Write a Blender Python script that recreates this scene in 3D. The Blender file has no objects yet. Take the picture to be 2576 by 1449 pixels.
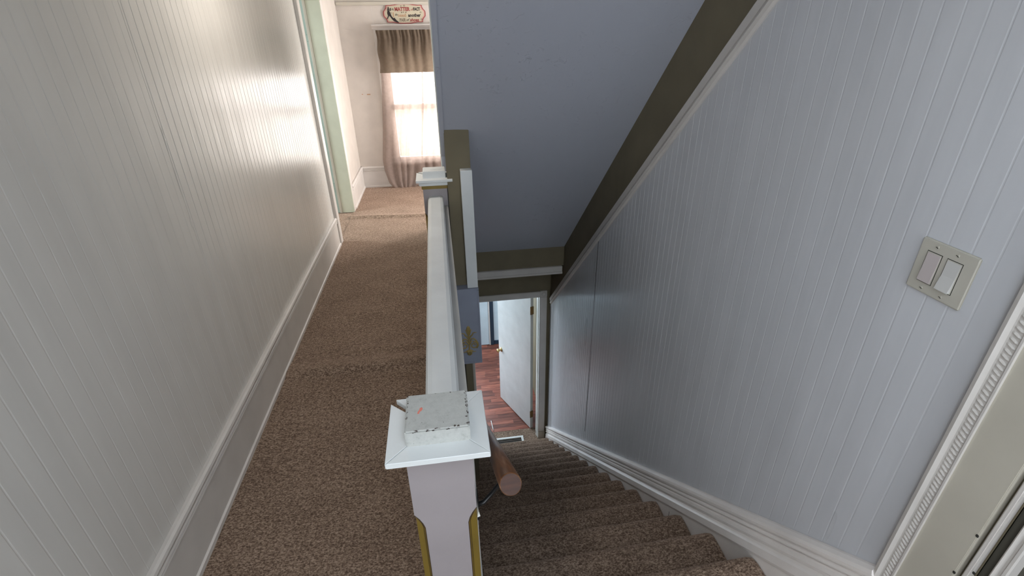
import bpy, bmesh, math, random
from mathutils import Vector, Matrix, noise as mnoise
random.seed(7)
scene = bpy.context.scene
COL = scene.collection

# ------------------------------------------------------------------ camera
EYE = Vector((0.0, 0.0, 1.73))
cam_d = bpy.data.cameras.new('camera'); cam = bpy.data.objects.new('camera', cam_d); COL.objects.link(cam)
cam_d.sensor_width = 36.0; cam_d.lens = 17.2299; cam_d.clip_start = 0.02; cam_d.clip_end = 100
yaw, pit, rol = math.radians(7.99673), math.radians(27.43243), math.radians(0.941593)
fw = Vector((math.sin(yaw)*math.cos(pit), math.cos(yaw)*math.cos(pit), -math.sin(pit)))
rt = Vector((math.cos(yaw), -math.sin(yaw), 0)); dn = fw.cross(rt)
r2 = math.cos(rol)*rt + math.sin(rol)*dn; d2 = -math.sin(rol)*rt + math.cos(rol)*dn
M3 = Matrix((r2, -d2, -fw)).transposed()
cam.matrix_world = Matrix.Translation(EYE) @ M3.to_4x4()
scene.camera = cam

# ------------------------------------------------------------------ world, lights, exposure
scene.view_settings.view_transform = 'Standard'; scene.view_settings.look = 'None'
scene.view_settings.gamma = 1.0; scene.view_settings.use_curve_mapping = False
scene.view_settings.exposure = 0.2
w = bpy.data.worlds.new('sky'); scene.world = w; w.use_nodes = True
wb = w.node_tree.nodes['Background']; wb.inputs[0].default_value = (0.80, 0.90, 1.0, 1); wb.inputs[1].default_value = 5.0

def area(name, loc, aim, sx, sy, power, color, spread=180):
    l = bpy.data.lights.new(name, 'AREA'); l.shape = 'RECTANGLE'; l.size = sx; l.size_y = sy
    l.energy = power; l.color = color; l.spread = math.radians(spread)
    o = bpy.data.objects.new(name, l); COL.objects.link(o); o.location = loc
    o.rotation_euler = (Vector(aim) - Vector(loc)).to_track_quat('-Z', 'Y').to_euler()
    return o
area('hall_window_daylight', (-0.07, 6.75, 0.98), (-0.07, 0, 0.9), 1.0, 1.35, 74, (1.0, 0.97, 0.93))
area('side_window_daylight', (1.45, 5.62, 1.25), (0, 5.5, 0.7), 0.9, 1.3, 78, (1.0, 0.90, 0.83))
area('hall_fill_light', (-0.5, 2.7, 2.25), (-0.5, 2.7, 0), 0.24, 0.24, 7, (1.0, 0.92, 0.84))  # added to brighten the middle of the hall; no lamp is seen
area('landing_window_daylight', (0.45, -2.15, 1.55), (0.45, 3, 0.6), 1.1, 1.2, 18, (0.92, 0.96, 1.0))
area('landing_side_fill_light', (-1.25, -1.25, 1.65), (1.0, 0.1, 1.3), 0.9, 1.0, 11, (0.92, 0.96, 1.0))  # added to brighten the right wall; its window is unseen
area('landing_overhead_fill', (0.25, -0.35, 2.44), (0.25, -0.35, 0), 0.95, 0.95, 3.5, (0.86, 0.94, 1.0))  # added overhead to brighten upward faces; its ceiling opening is unseen
area('bedroom_window_daylight', (-3.45, 4.9, 1.35), (0, 4.9, 1.0), 1.2, 1.3, 60, (0.92, 1.0, 0.97))
area('lower_window_daylight', (-1.75, 5.75, -1.35), (1, 5.6, -1.6), 1.3, 1.5, 12, (0.80, 0.90, 1.0))
area('lower_front_fill_light', (-0.40, 7.15, -1.35), (0.7, 4.0, -1.9), 0.8, 1.4, 62, (0.74, 0.87, 1.0))  # added to send cool light to the bottom steps; its window is unseen
area('lower_side_fill_light', (2.75, 5.8, -1.35), (1.0, 6.2, -1.8), 1.0, 1.2, 48, (0.74, 0.87, 1.0))  # added to brighten the gap beside the open door; its window is unseen

# ------------------------------------------------------------------ material helpers
def new_mat(name):
    m = bpy.data.materials.new(name); m.use_nodes = True
    nt = m.node_tree; return m, nt, nt.nodes['Principled BSDF']
def node(nt, t, **kw):
    n = nt.nodes.new(t)
    for k, v in kw.items():
        if k.startswith('i_'):
            n.inputs[k[2:].replace('_', ' ')].default_value = v
        else: setattr(n, k, v)
    return n
def coords(nt, scale=(1, 1, 1)):
    tc = node(nt, 'ShaderNodeTexCoord'); mp = node(nt, 'ShaderNodeMapping'); mp.inputs['Scale'].default_value = scale
    nt.links.new(tc.outputs['Object'], mp.inputs[0]); return mp.outputs[0]
def ramp(nt, fac, stops):
    r = node(nt, 'ShaderNodeValToRGB'); els = r.color_ramp.elements
    while len(els) < len(stops): els.new(0.5)
    for e, (p, c) in zip(els, stops): e.position = p; e.color = (*c, 1)
    nt.links.new(fac, r.inputs[0]); return r.outputs[0]
def bump(nt, bs, h, strength, dist):
    b = node(nt, 'ShaderNodeBump'); b.inputs['Strength'].default_value = strength; b.inputs['Distance'].default_value = dist
    nt.links.new(h, b.inputs['Height']); nt.links.new(b.outputs[0], bs.inputs['Normal']); return b
def paint(name, col, rough=0.45, var=0.06, scale=(3, 3, 3), bstr=0.25, bdist=0.002, bscale=14, spec=0.5, grime=None):
    m, nt, bs = new_mat(name); v = coords(nt, scale)
    n = node(nt, 'ShaderNodeTexNoise', i_Scale=2.0, i_Detail=5.0); nt.links.new(v, n.inputs['Vector'])
    lo = tuple(c*(1-var) for c in col); hi = tuple(min(1, c*(1+var)) for c in col)
    nt.links.new(ramp(nt, n.outputs[0], [(0.3, lo), (0.7, hi)]), bs.inputs['Base Color'])
    n2 = node(nt, 'ShaderNodeTexNoise', i_Scale=float(bscale), i_Detail=4.0); nt.links.new(v, n2.inputs['Vector'])
    bump(nt, bs, n2.outputs[0], bstr, bdist)
    bs.inputs['Roughness'].default_value = rough; bs.inputs['Specular IOR Level'].default_value = spec
    return m

M = {}
M['white_trim'] = paint('white_trim', (0.60, 0.565, 0.53), 0.38)
M['cream_trim'] = paint('cream_trim', (0.50, 0.465, 0.39), 0.4)
M['stair_trim'] = paint('stair_trim_white', (0.84, 0.79, 0.75), 0.36)
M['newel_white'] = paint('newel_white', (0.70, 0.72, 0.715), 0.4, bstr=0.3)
M['newel_shaded'] = paint('newel_white_shaded', (0.33, 0.295, 0.30), 0.45, bstr=0.3)  # same white paint as the cap, darkened to put shade into its colour
M['knee'] = paint('knee_paint', (0.42, 0.41, 0.39), 0.45)
M['olive'] = paint('olive_paint', (0.185, 0.157, 0.103), 0.65, 0.08, spec=0.2)
M['lavender'] = paint('lavender_panel', (0.30, 0.325, 0.40), 0.45)
M['pinkwhite'] = paint('hall_white', (0.56, 0.51, 0.46), 0.5)
M['greenjamb'] = paint('pale_green_paint', (0.62, 0.65, 0.53), 0.4)
M['bluegreen'] = paint('blue_green_rabbet', (0.36, 0.45, 0.41), 0.4)
M['doorwhite'] = paint('door_white', (0.57, 0.57, 0.555), 0.25, bstr=0.5, bdist=0.004, bscale=5)
M['gold'] = paint('gold_paint', (0.22, 0.145, 0.022), 0.45, 0.2)
M['gold_line'] = paint('brown_outline', (0.05, 0.028, 0.01), 0.5)
M['navy'] = paint('dark_teal_trim', (0.018, 0.035, 0.055), 0.4)
M['palewall'] = paint('pale_blue_wall', (0.50, 0.58, 0.62), 0.5)
M['plate'] = paint('ivory_plastic', (0.50, 0.475, 0.41), 0.35, 0.02, bstr=0.03)
M['rocker'] = paint('rocker_plastic', (0.56, 0.55, 0.53), 0.3, 0.02, bstr=0.03)
M['rocker_pink'] = paint('rocker_plastic_pinkish', (0.52, 0.46, 0.45), 0.3, 0.02, bstr=0.03)
M['dark'] = paint('dark_gap', (0.03, 0.03, 0.025), 0.6)
M['darkdoor'] = paint('dark_door', (0.075, 0.07, 0.055), 0.5)
M['ceil'] = paint('ceiling_white', (0.66, 0.68, 0.70), 0.7)
M['bead_edge'] = paint('corner_bead', (0.75, 0.76, 0.72), 0.4)
M['sill'] = paint('outside_ground', (0.25, 0.3, 0.2), 0.9)

def mat_beadboard(name, col, rough):
    m, nt, bs = new_mat(name)
    v = coords(nt, (1, 1, 0.18))
    n = node(nt, 'ShaderNodeTexNoise', i_Scale=9.0, i_Detail=6.0); nt.links.new(v, n.inputs['Vector'])
    nt.links.new(ramp(nt, n.outputs[0], [(0.3, tuple(c*0.955 for c in col)), (0.7, tuple(c*1.035 for c in col))]), bs.inputs['Base Color'])
    n2 = node(nt, 'ShaderNodeTexNoise', i_Scale=11.0, i_Detail=3.0); nt.links.new(v, n2.inputs['Vector'])
    bump(nt, bs, n2.outputs[0], 0.35, 0.006)
    bs.inputs['Specular IOR Level'].default_value = 0.36
    n3 = node(nt, 'ShaderNodeTexNoise', i_Scale=5.0, i_Detail=3.0); nt.links.new(v, n3.inputs['Vector'])
    mr = node(nt, 'ShaderNodeMapRange'); mr.inputs['To Min'].default_value = rough*0.8; mr.inputs['To Max'].default_value = rough*1.2
    nt.links.new(n3.outputs[0], mr.inputs[0]); nt.links.new(mr.outputs[0], bs.inputs['Roughness'])
    return m
M['bead_left'] = mat_beadboard('beadboard_grey_white', (0.66, 0.635, 0.595), 0.24)
M['bead_right'] = mat_beadboard('beadboard_lavender_white', (0.605, 0.61, 0.635), 0.30)

def mat_textured(name, col):
    m, nt, bs = new_mat(name); v = coords(nt)
    n = node(nt, 'ShaderNodeTexNoise', i_Scale=26.0, i_Detail=5.0, i_Roughness=0.6, i_Distortion=1.2); nt.links.new(v, n.inputs['Vector'])
    n2 = node(nt, 'ShaderNodeTexNoise', i_Scale=2.2, i_Detail=2.0); nt.links.new(v, n2.inputs['Vector'])
    c = ramp(nt, n.outputs[0], [(0.60, (0, 0, 0)), (0.70, (1, 1, 1))])
    c2 = ramp(nt, n2.outputs[0], [(0.42, (0.25, 0.25, 0.25)), (0.6, (1, 1, 1))])
    mul = node(nt, 'ShaderNodeMath', operation='MULTIPLY'); nt.links.new(c, mul.inputs[0]); nt.links.new(c2, mul.inputs[1])
    bump(nt, bs, mul.outputs[0], 0.45, 0.005)
    bs.inputs['Base Color'].default_value = (*col, 1); bs.inputs['Roughness'].default_value = 0.42
    return m
M['slope'] = mat_textured('textured_slate_lavender', (0.47, 0.49, 0.56))

def mat_carpet(name, lo, mid, hi):
    m, nt, bs = new_mat(name)
    v = coords(nt, (0.75, 1.1, 1.0))
    n = node(nt, 'ShaderNodeTexNoise', i_Scale=150.0, i_Detail=3.0, i_Roughness=0.6, i_Distortion=0.6); nt.links.new(v, n.inputs['Vector'])
    n2 = node(nt, 'ShaderNodeTexNoise', i_Scale=5.0, i_Detail=4.0); nt.links.new(v, n2.inputs['Vector'])
    n4 = node(nt, 'ShaderNodeTexNoise', i_Scale=55.0, i_Detail=2.0); nt.links.new(v, n4.inputs['Vector'])
    ad = node(nt, 'ShaderNodeMath', operation='MULTIPLY_ADD'); ad.inputs[1].default_value = 0.14; nt.links.new(n2.outputs[0], ad.inputs[0]); nt.links.new(n.outputs[0], ad.inputs[2])
    ad2 = node(nt, 'ShaderNodeMath', operation='MULTIPLY_ADD'); ad2.inputs[1].default_value = 0.3; nt.links.new(n4.outputs[0], ad2.inputs[0]); nt.links.new(ad.outputs[0], ad2.inputs[2])
    c = ramp(nt, ad2.outputs[0], [(0.57, lo), (0.72, mid), (0.87, hi)])
    nt.links.new(c, bs.inputs['Base Color'])
    bump(nt, bs, ad2.outputs[0], 0.8, 0.005)
    bs.inputs['Roughness'].default_value = 1.0; bs.inputs['Specular IOR Level'].default_value = 0.1
    bs.inputs['Sheen Weight'].default_value = 0.42; bs.inputs['Sheen Roughness'].default_value = 0.3; bs.inputs['Sheen Tint'].default_value = (0.80, 0.58, 0.47, 1)
    return m
M['carpet'] = mat_carpet('brown_carpet', (0.095, 0.063, 0.045), (0.215, 0.150, 0.108), (0.39, 0.29, 0.22))

def mat_wood_floor():
    m, nt, bs = new_mat('red_laminate'); 
    oi = node(nt, 'ShaderNodeObjectInfo')
    v = coords(nt, (2.5, 30, 1))
    add = node(nt, 'ShaderNodeVectorMath', operation='ADD'); nt.links.new(v, add.inputs[0])
    sc = node(nt, 'ShaderNodeMath', operation='MULTIPLY'); sc.inputs[1].default_value = 37.0
    nt.links.new(oi.outputs['Random'], sc.inputs[0]); nt.links.new(sc.outputs[0], add.inputs[1])
    n = node(nt, 'ShaderNodeTexNoise', i_Scale=2.0, i_Detail=6.0); nt.links.new(add.outputs[0], n.inputs['Vector'])
    c1 = ramp(nt, n.outputs[0], [(0.3, (0.13, 0.038, 0.026)), (0.55, (0.30, 0.10, 0.065)), (0.75, (0.42, 0.17, 0.115))])
    c2 = ramp(nt, oi.outputs['Random'], [(0.0, (0.5, 0.5, 0.5)), (0.5, (0.9, 0.88, 0.86)), (1.0, (1.25, 1.2, 1.15))])
    mx = node(nt, 'ShaderNodeMix', data_type='RGBA', blend_type='MULTIPLY'); mx.inputs[0].default_value = 1.0
    nt.links.new(c1, mx.inputs[6]); nt.links.new(c2, mx.inputs[7]); nt.links.new(mx.outputs[2], bs.inputs['Base Color'])
    bs.inputs['Roughness'].default_value = 0.36
    return m
M['plank'] = mat_wood_floor()

def mat_dowel():
    m, nt, bs = new_mat('varnished_wood'); v = coords(nt, (26, 26, 1.6))
    n = node(nt, 'ShaderNodeTexNoise', i_Scale=2.4, i_Detail=7.0, i_Distortion=0.8); nt.links.new(v, n.inputs['Vector'])
    nt.links.new(ramp(nt, n.outputs[0], [(0.3, (0.07, 0.026, 0.009)), (0.58, (0.175, 0.070, 0.026)), (0.78, (0.34, 0.19, 0.11))]), bs.inputs['Base Color'])
    bump(nt, bs, n.outputs[0], 0.35, 0.002)
    bs.inputs['Roughness'].default_value = 0.3; return m
M['dowel'] = mat_dowel()
M['sawn'] = paint('sawn_wood_end', (0.055, 0.018, 0.008), 0.6, 0.35, scale=(8, 60, 8))

def mat_chipped():
    # worn white block: chips gather at the edges of the block's own faces
    m, nt, bs = new_mat('chipped_white_paint')
    tc = node(nt, 'ShaderNodeTexCoord'); sp = node(nt, 'ShaderNodeSeparateXYZ'); nt.links.new(tc.outputs['Generated'], sp.inputs[0])
    def edge(o):
        a = node(nt, 'ShaderNodeMath', operation='SUBTRACT'); nt.links.new(o, a.inputs[0]); a.inputs[1].default_value = 0.5
        b = node(nt, 'ShaderNodeMath', operation='ABSOLUTE'); nt.links.new(a.outputs[0], b.inputs[0]); return b.outputs[0]
    mx = node(nt, 'ShaderNodeMath', operation='MAXIMUM'); nt.links.new(edge(sp.outputs[0]), mx.inputs[0]); nt.links.new(edge(sp.outputs[1]), mx.inputs[1])
    e = node(nt, 'ShaderNodeMapRange'); e.inputs['From Min'].default_value = 0.42; e.inputs['From Max'].default_value = 0.5
    nt.links.new(mx.outputs[0], e.inputs[0])
    z = node(nt, 'ShaderNodeMapRange'); z.inputs['From Min'].default_value = 0.92; z.inputs['From Max'].default_value = 0.97
    nt.links.new(sp.outputs[2], z.inputs[0])
    n = node(nt, 'ShaderNodeTexNoise', i_Scale=120.0, i_Detail=5.0); nt.links.new(tc.outputs['Object'], n.inputs['Vector'])
    f = node(nt, 'ShaderNodeMath', operation='MULTIPLY'); nt.links.new(e.outputs[0], f.inputs[0]); nt.links.new(z.outputs[0], f.inputs[1])
    g = node(nt, 'ShaderNodeMath', operation='MULTIPLY_ADD'); g.inputs[1].default_value = 0.26; nt.links.new(f.outputs[0], g.inputs[0]); nt.links.new(n.outputs[0], g.inputs[2])
    chip = ramp(nt, g.outputs[0], [(0.735, (0, 0, 0)), (0.76, (1, 1, 1))])
    n2 = node(nt, 'ShaderNodeTexNoise', i_Scale=70.0, i_Detail=8.0, i_Roughness=0.8); nt.links.new(tc.outputs['Object'], n2.inputs['Vector'])
    base = ramp(nt, n2.outputs[0], [(0.30, (0.33, 0.33, 0.30)), (0.45, (0.46, 0.465, 0.44)), (0.7, (0.53, 0.535, 0.505))])
    mix = node(nt, 'ShaderNodeMix', data_type='RGBA'); nt.links.new(chip, mix.inputs[0]); nt.links.new(base, mix.inputs[6]); mix.inputs[7].default_value = (0.05, 0.035, 0.028, 1)
    nt.links.new(mix.outputs[2], bs.inputs['Base Color'])
    bump(nt, bs, n2.outputs[0], 0.5, 0.002); bs.inputs['Roughness'].default_value = 0.5
    return m
M['chipped'] = mat_chipped()

def mat_sheer(name, col, transp, weave=True):
    m, nt, bs = new_mat(name); nt.nodes.remove(bs)
    out = [n for n in nt.nodes if n.type == 'OUTPUT_MATERIAL'][0]
    v = coords(nt); n = node(nt, 'ShaderNodeTexNoise', i_Scale=30.0, i_Detail=4.0); nt.links.new(v, n.inputs['Vector'])
    c = ramp(nt, n.outputs[0], [(0.3, tuple(x*0.85 for x in col)), (0.7, col)])
    d = node(nt, 'ShaderNodeBsdfDiffuse'); t = node(nt, 'ShaderNodeBsdfTranslucent'); tr = node(nt, 'ShaderNodeBsdfTransparent')
    nt.links.new(c, d.inputs[0]); nt.links.new(c, t.inputs[0])
    a = node(nt, 'ShaderNodeMixShader'); a.inputs[0].default_value = 0.42; nt.links.new(d.outputs[0], a.inputs[1]); nt.links.new(t.outputs[0], a.inputs[2])
    b = node(nt, 'ShaderNodeMixShader'); b.inputs[0].default_value = transp; nt.links.new(a.outputs[0], b.inputs[1]); nt.links.new(tr.outputs[0], b.inputs[2])
    nt.links.new(b.outputs[0], out.inputs['Surface']); return m
M['sheer'] = mat_sheer('sheer_taupe', (0.40, 0.31, 0.27), 0.24)
M['valance'] = mat_sheer('taupe_linen', (0.175, 0.135, 0.10), 0.0)

def mat_plain(name, col, rough=0.5, metal=0.0):
    m, nt, bs = new_mat(name)
    v = coords(nt); n = node(nt, 'ShaderNodeTexNoise', i_Scale=20.0); nt.links.new(v, n.inputs['Vector'])
    nt.links.new(ramp(nt, n.outputs[0], [(0.3, tuple(c*0.93 for c in col)), (0.7, col)]), bs.inputs['Base Color'])
    bs.inputs['Roughness'].default_value = rough; bs.inputs['Metallic'].default_value = metal; return m
M['brass'] = mat_plain('brass', (0.65, 0.45, 0.2), 0.25, 1.0)
M['oldbrass'] = mat_plain('old_brass', (0.16, 0.09, 0.03), 0.4, 0.6)
M['iron'] = mat_plain('black_iron', (0.02, 0.02, 0.02), 0.35, 0.3)
M['steel'] = mat_plain('screw_steel', (0.18, 0.17, 0.15), 0.4, 0.7)
M['sign_cream'] = mat_plain('sign_cream', (0.50, 0.45, 0.33), 0.6)
M['sign_red'] = mat_plain('sign_red', (0.30, 0.06, 0.055), 0.6)
M['sign_pink'] = mat_plain('sign_pink', (0.52, 0.32, 0.27), 0.6)
M['sign_black'] = mat_plain('sign_black', (0.015, 0.008, 0.01), 0.5)
M['sign_tan'] = mat_plain('sign_tan', (0.42, 0.24, 0.13), 0.6)
M['sign_grey'] = mat_plain('sign_grey_brown', (0.16, 0.12, 0.09), 0.6)
M['coral'] = mat_plain('coral_paint', (0.80, 0.22, 0.16), 0.5)
M['gilt'] = mat_plain('gilt_ornament', (0.42, 0.31, 0.11), 0.45, 0.2)
def mat_glass():
    m, nt, bs = new_mat('window_glass'); bs.inputs['Base Color'].default_value = (1, 1, 1, 1)
    nt.nodes.remove(bs); out = [n for n in nt.nodes if n.type == 'OUTPUT_MATERIAL'][0]
    g = node(nt, 'ShaderNodeBsdfGlossy'); g.inputs['Roughness'].default_value = 0.02; t = node(nt, 'ShaderNodeBsdfTransparent')
    f = node(nt, 'ShaderNodeFresnel'); f.inputs[0].default_value = 1.45
    x = node(nt, 'ShaderNodeMixShader'); nt.links.new(f.outputs[0], x.inputs[0]); nt.links.new(t.outputs[0], x.inputs[1]); nt.links.new(g.outputs[0], x.inputs[2])
    nt.links.new(x.outputs[0], out.inputs['Surface']); return m
M['glass'] = mat_glass()

# ------------------------------------------------------------------ mesh helpers
def link(name, me, mat, parent=None, smooth=False):
    o = bpy.data.objects.new(name, me); COL.objects.link(o)
    mats = mat if isinstance(mat, (list, tuple)) else [mat]
    for mm in mats: me.materials.append(M[mm])
    if parent is not None: o.parent = parent
    if smooth:
        for p in me.polygons: p.use_smooth = True
    return o
def from_py(name, verts, faces, mat, parent=None, smooth=False, mi=None):
    me = bpy.data.meshes.new(name); me.from_pydata([tuple(v) for v in verts], [], faces)
    if mi:
        pass
    o = link(name, me, mat, parent, smooth)
    if mi:
        for p, i in zip(me.polygons, mi): p.material_index = i
    bm = bmesh.new(); bm.from_mesh(me); bmesh.ops.recalc_face_normals(bm, faces=bm.faces[:]); bm.to_mesh(me); bm.free()
    return o
def box(name, x0, x1, y0, y1, z0, z1, mat, parent=None, bevel=0.0, seg=2):
    bm = bmesh.new(); bmesh.ops.create_cube(bm, size=1.0)
    for v in bm.verts:
        v.co = Vector(((x0+x1)/2 + v.co.x*(x1-x0), (y0+y1)/2 + v.co.y*(y1-y0), (z0+z1)/2 + v.co.z*(z1-z0)))
    if bevel > 0: bmesh.ops.bevel(bm, geom=bm.edges[:], offset=bevel, segments=seg, affect='EDGES', clamp_overlap=True)
    me = bpy.data.meshes.new(name); bm.to_mesh(me); bm.free()
    return link(name, me, mat, parent)
def boxes(name, lst, mat, parent=None):
    bm = bmesh.new()
    for (x0, x1, y0, y1, z0, z1) in lst:
        r = bmesh.ops.create_cube(bm, size=1.0)
        for v in r['verts']:
            v.co = Vector(((x0+x1)/2 + v.co.x*(x1-x0), (y0+y1)/2 + v.co.y*(y1-y0), (z0+z1)/2 + v.co.z*(z1-z0)))
    me = bpy.data.meshes.new(name); bm.to_mesh(me); bm.free()
    return link(name, me, mat, parent)
def prism(name, pts, axis, a, b, mat, parent=None, smooth=False, nseg=1, warp=None):
    """closed 2D polygon swept along an axis. axis x: pts=(y,z); y: pts=(x,z); z: pts=(x,y)"""
    n = len(pts); verts = []; faces = []
    for s in range(nseg+1):
        t = a + (b-a)*s/nseg
        for (p, q) in pts:
            c = {'x': (t, p, q), 'y': (p, t, q), 'z': (p, q, t)}[axis]
            verts.append(warp(Vector(c)) if warp else Vector(c))
    for s in range(nseg):
        for i in range(n):
            j = (i+1) % n; faces.append((s*n+i, s*n+j, (s+1)*n+j, (s+1)*n+i))
    faces.append(tuple(range(n))); faces.append(tuple(nseg*n + i for i in reversed(range(n))))
    return from_py(name, verts, faces, mat, parent, smooth)
def sweep(name, prof, p0, p1, u, v, mat, parent=None):
    """profile (a,b) in the axes u,v swept straight from p0 to p1"""
    p0, p1, u, v = Vector(p0), Vector(p1), Vector(u), Vector(v); n = len(prof)
    verts = [p + u*a + v*b for p in (p0, p1) for (a, b) in prof]
    faces = [(i, (i+1) % n, n+(i+1) % n, n+i) for i in range(n)] + [tuple(range(n)), tuple(reversed(range(n, 2*n)))]
    return from_py(name, verts, faces, mat, parent)
def tube(name, pts, r, mat, parent=None, seg=10, cap=True):
    pts = [Vector(p) for p in pts]; rs = r if isinstance(r, (list, tuple)) else [r]*len(pts)
    verts = []; faces = []
    for i, p in enumerate(pts):
        d = (pts[min(i+1, len(pts)-1)] - pts[max(i-1, 0)]).normalized()
        a = d.orthogonal() if i == 0 else (a - d*a.dot(d)); a.normalize(); b = d.cross(a)
        for k in range(seg):
            t = 2*math.pi*k/seg; verts.append(p + (a*math.cos(t) + b*math.sin(t))*rs[i])
    for i in range(len(pts)-1):
        for k in range(seg):
            k2 = (k+1) % seg; faces.append((i*seg+k, i*seg+k2, (i+1)*seg+k2, (i+1)*seg+k))
    if cap: faces += [tuple(reversed(range(seg))), tuple(range((len(pts)-1)*seg, len(pts)*seg))]
    o = from_py(name, verts, faces, mat, parent)
    for p in o.data.polygons: p.use_smooth = len(p.vertices) == 4
    return o
def empty(name, loc=(0, 0, 0)):
    o = bpy.data.objects.new(name, None); COL.objects.link(o); o.location = loc; o.empty_display_size = 0.05; return o
def adopt(root, objs):
    for o in objs:
        o.parent = root; o.matrix_parent_inverse = Matrix.Translation(-Vector(root.location))
def tag(o, label, cat=None, group=None, kind=None):
    if label: o['label'] = label
    if cat: o['category'] = cat
    if group: o['group'] = group
    if kind: o['kind'] = kind
    return o
def struct(o, label):
    o['kind'] = 'structure'; o['label'] = label; return o
class Root:
    """a thing whose parts are built in world coordinates and then parented"""
    def __init__(s, name, loc, label=None, cat=None, group=None, kind=None):
        s.o = empty(name, loc); tag(s.o, label, cat, group, kind); s.inv = Matrix.Translation(-Vector(loc))
    def add(s, o, label=None, to=None):
        p = to or s.o
        o.parent = p
        if to is None: o.matrix_parent_inverse = s.inv
        if label: o['label'] = label
        return o

# ------------------------------------------------------------------ dimensions
XL, XR = -1.0, 1.064
YF, YB = 6.41, -1.95
ZC, ZLOW = 2.35, -2.862
RISE, GO, Y0 = 0.1908, 0.2410, 1.028
def nose(y): return -RISE*(y-Y0)/GO
def slope_z(y): return 1.835 - 0.924*(y-2.078)         # sloped ceiling plane
def slope_left(y): return 1.283 - 0.9425*(y-2.70)
def trim_top(y): return 1.814 - 0.918*(y-1.691)
def trim_low(y): return 1.810 - 0.922*(y-1.606)
def skirt_top(y): return -0.880 - 0.795*(y-2.339) + 0.018*max(0, 1.3-y)

# ------------------------------------------------------------------ floors
def ridge(x, y):
    z = 0.0
    c = 2.455 + 0.02*math.sin(3*x)
    d = y - c
    z += 0.036*math.exp(-(d/(0.028 if d < 0 else 0.11))**2) * (0.35+0.65*min(1, max(0, (x+1.0)/0.25)))
    d = y - (2.64+0.03*x); z += 0.016*math.exp(-(d/0.05)**2)*min(1, max(0, (x+0.8)/0.3))
    d = y - (5.17+0.03*math.sin(5*x)); z += 0.022*math.exp(-(d/(0.018 if d < 0 else 0.07))**2)
    d = y - (3.3+0.3*x); z += 0.008*math.exp(-(d/0.04)**2)*math.exp(-((x+0.6)/0.15)**2)
    z += 0.003*mnoise.noise(Vector((x*3, y*3, 0))) + 0.0015*mnoise.noise(Vector((x*9, y*9, 3)))
    return z
def grid(x0, x1, y0, y1, sx, sy, f):
    verts, faces = [], []
    for j in range(sy+1):
        for i in range(sx+1):
            x = x0+(x1-x0)*i/sx; y = y0+(y1-y0)*j/sy; verts.append((x, y, f(x, y)))
    for j in range(sy):
        for i in range(sx):
            a = j*(sx+1)+i; faces.append((a, a+1, a+sx+2, a+sx+1))
    return verts, faces
vs, fs = grid(XL, -0.03, YB, YF, 36, 420, ridge)
for (a, b, c, d) in ((-0.03, XR+0.006, YB, 0.93), (-0.03, XR+0.006, 4.72, YF)):
    v2, f2 = grid(a, b, c, d, 12, 12, lambda x, y: 0.0); k = len(vs); vs += v2; fs += [tuple(i+k for i in f) for f in f2]
o = from_py('floor', vs, fs, 'carpet', smooth=True)
struct(o, 'brown cut pile carpet of the upper hall, with ridges across it')
struct(boxes('floor', [(-1.3, -0.04, YB, YF+.1, -0.3, -0.015), (-0.04, XR+.1, YB, 0.93, -0.3, -0.015), (-0.04, XR+.1, 4.70, YF+.1, -0.3, -0.015)], 'ceil'), 'floor slab between the two storeys')
# lower floor with carpet strip and wood planks
v2, f2 = grid(0.03, XR+0.006, 4.20, 4.777, 10, 6, lambda x, y: ZLOW)
struct(from_py('floor', v2, f2, 'carpet'), 'carpet at the foot of the stairs')
lowfloor = Root('floor', (0, 0, 0), kind='structure'); lowfloor.o['label'] = 'red brown laminate floor of the lower room'
sub = lowfloor.add(box('subfloor', -1.6, 2.6, 4.15, 6.95, ZLOW-0.1, ZLOW-0.006, 'dark'))
row, y = 0, 4.779
while y < 6.80:
    x = -1.5 + random.uniform(-0.5, 0)
    while x < 2.4:
        L = random.choice((0.28, 0.36, 0.45, 0.58, 0.75))
        x1 = min(x+L, 2.45)
        if x1 > 0.15 and x < 1.35 and x1-x > 0.02:
            p = box('plank', x+0.0008, x1-0.0008, y+0.0006, y+0.0642, ZLOW-0.006, ZLOW+random.uniform(-0.0004, 0.0006), 'plank'); lowfloor.add(p)
        x += L
    row += 1; y += 0.065
bmx = boxes('plank_field', [(-1.6, 0.15, 4.78, 6.9, ZLOW-0.006, ZLOW-0.001), (1.35, 2.6, 4.78, 6.9, ZLOW-0.006, ZLOW-0.001)], 'plank'); lowfloor.add(bmx); bmx['kind'] = 'stuff'

# ------------------------------------------------------------------ beadboard sheets
def bead_sheet(name, wallx, sgn, y0, y1, zlo, zhi, mat, parent, step=0.0515, phase=0.0, depth=0.0009, hw=0.003):
    """sheet of beadboard; grooves are real; sgn=+1 surface faces +x"""
    ys = [(y0, depth*0.8), (y0+0.0015, 0)]
    k = math.ceil((y0-phase)/step)
    while True:
        g = phase + k*step
        if g > y1-0.012: break
        if g > y0+0.012: ys += [(g-hw, 0), (g-hw*0.35, depth), (g+hw*0.35, depth), (g+hw, 0)]
        k += 1
    ys += [(y1-0.0015, 0), (y1, depth*0.8)]
    verts, faces = [], []
    NZ = 10
    for (y, d) in ys:
        a, b = zlo(y), max(zlo(y)+0.001, zhi(y))
        for j in range(NZ+1):
            z = a + (b-a)*j/NZ
            wob = 0.0012*mnoise.noise(Vector((wallx*7, y*1.6, z*0.9))) + 0.0006*mnoise.noise(Vector((wallx, y*9, z*1.5)))
            verts.append((wallx - sgn*d + wob, y, z))
    n = NZ+1
    for i in range(len(ys)-1):
        for j in range(NZ): faces.append((i*n+j, (i+1)*n+j, (i+1)*n+j+1, i*n+j+1))
    o = from_py(name, verts, faces, mat, parent)
    return o

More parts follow.
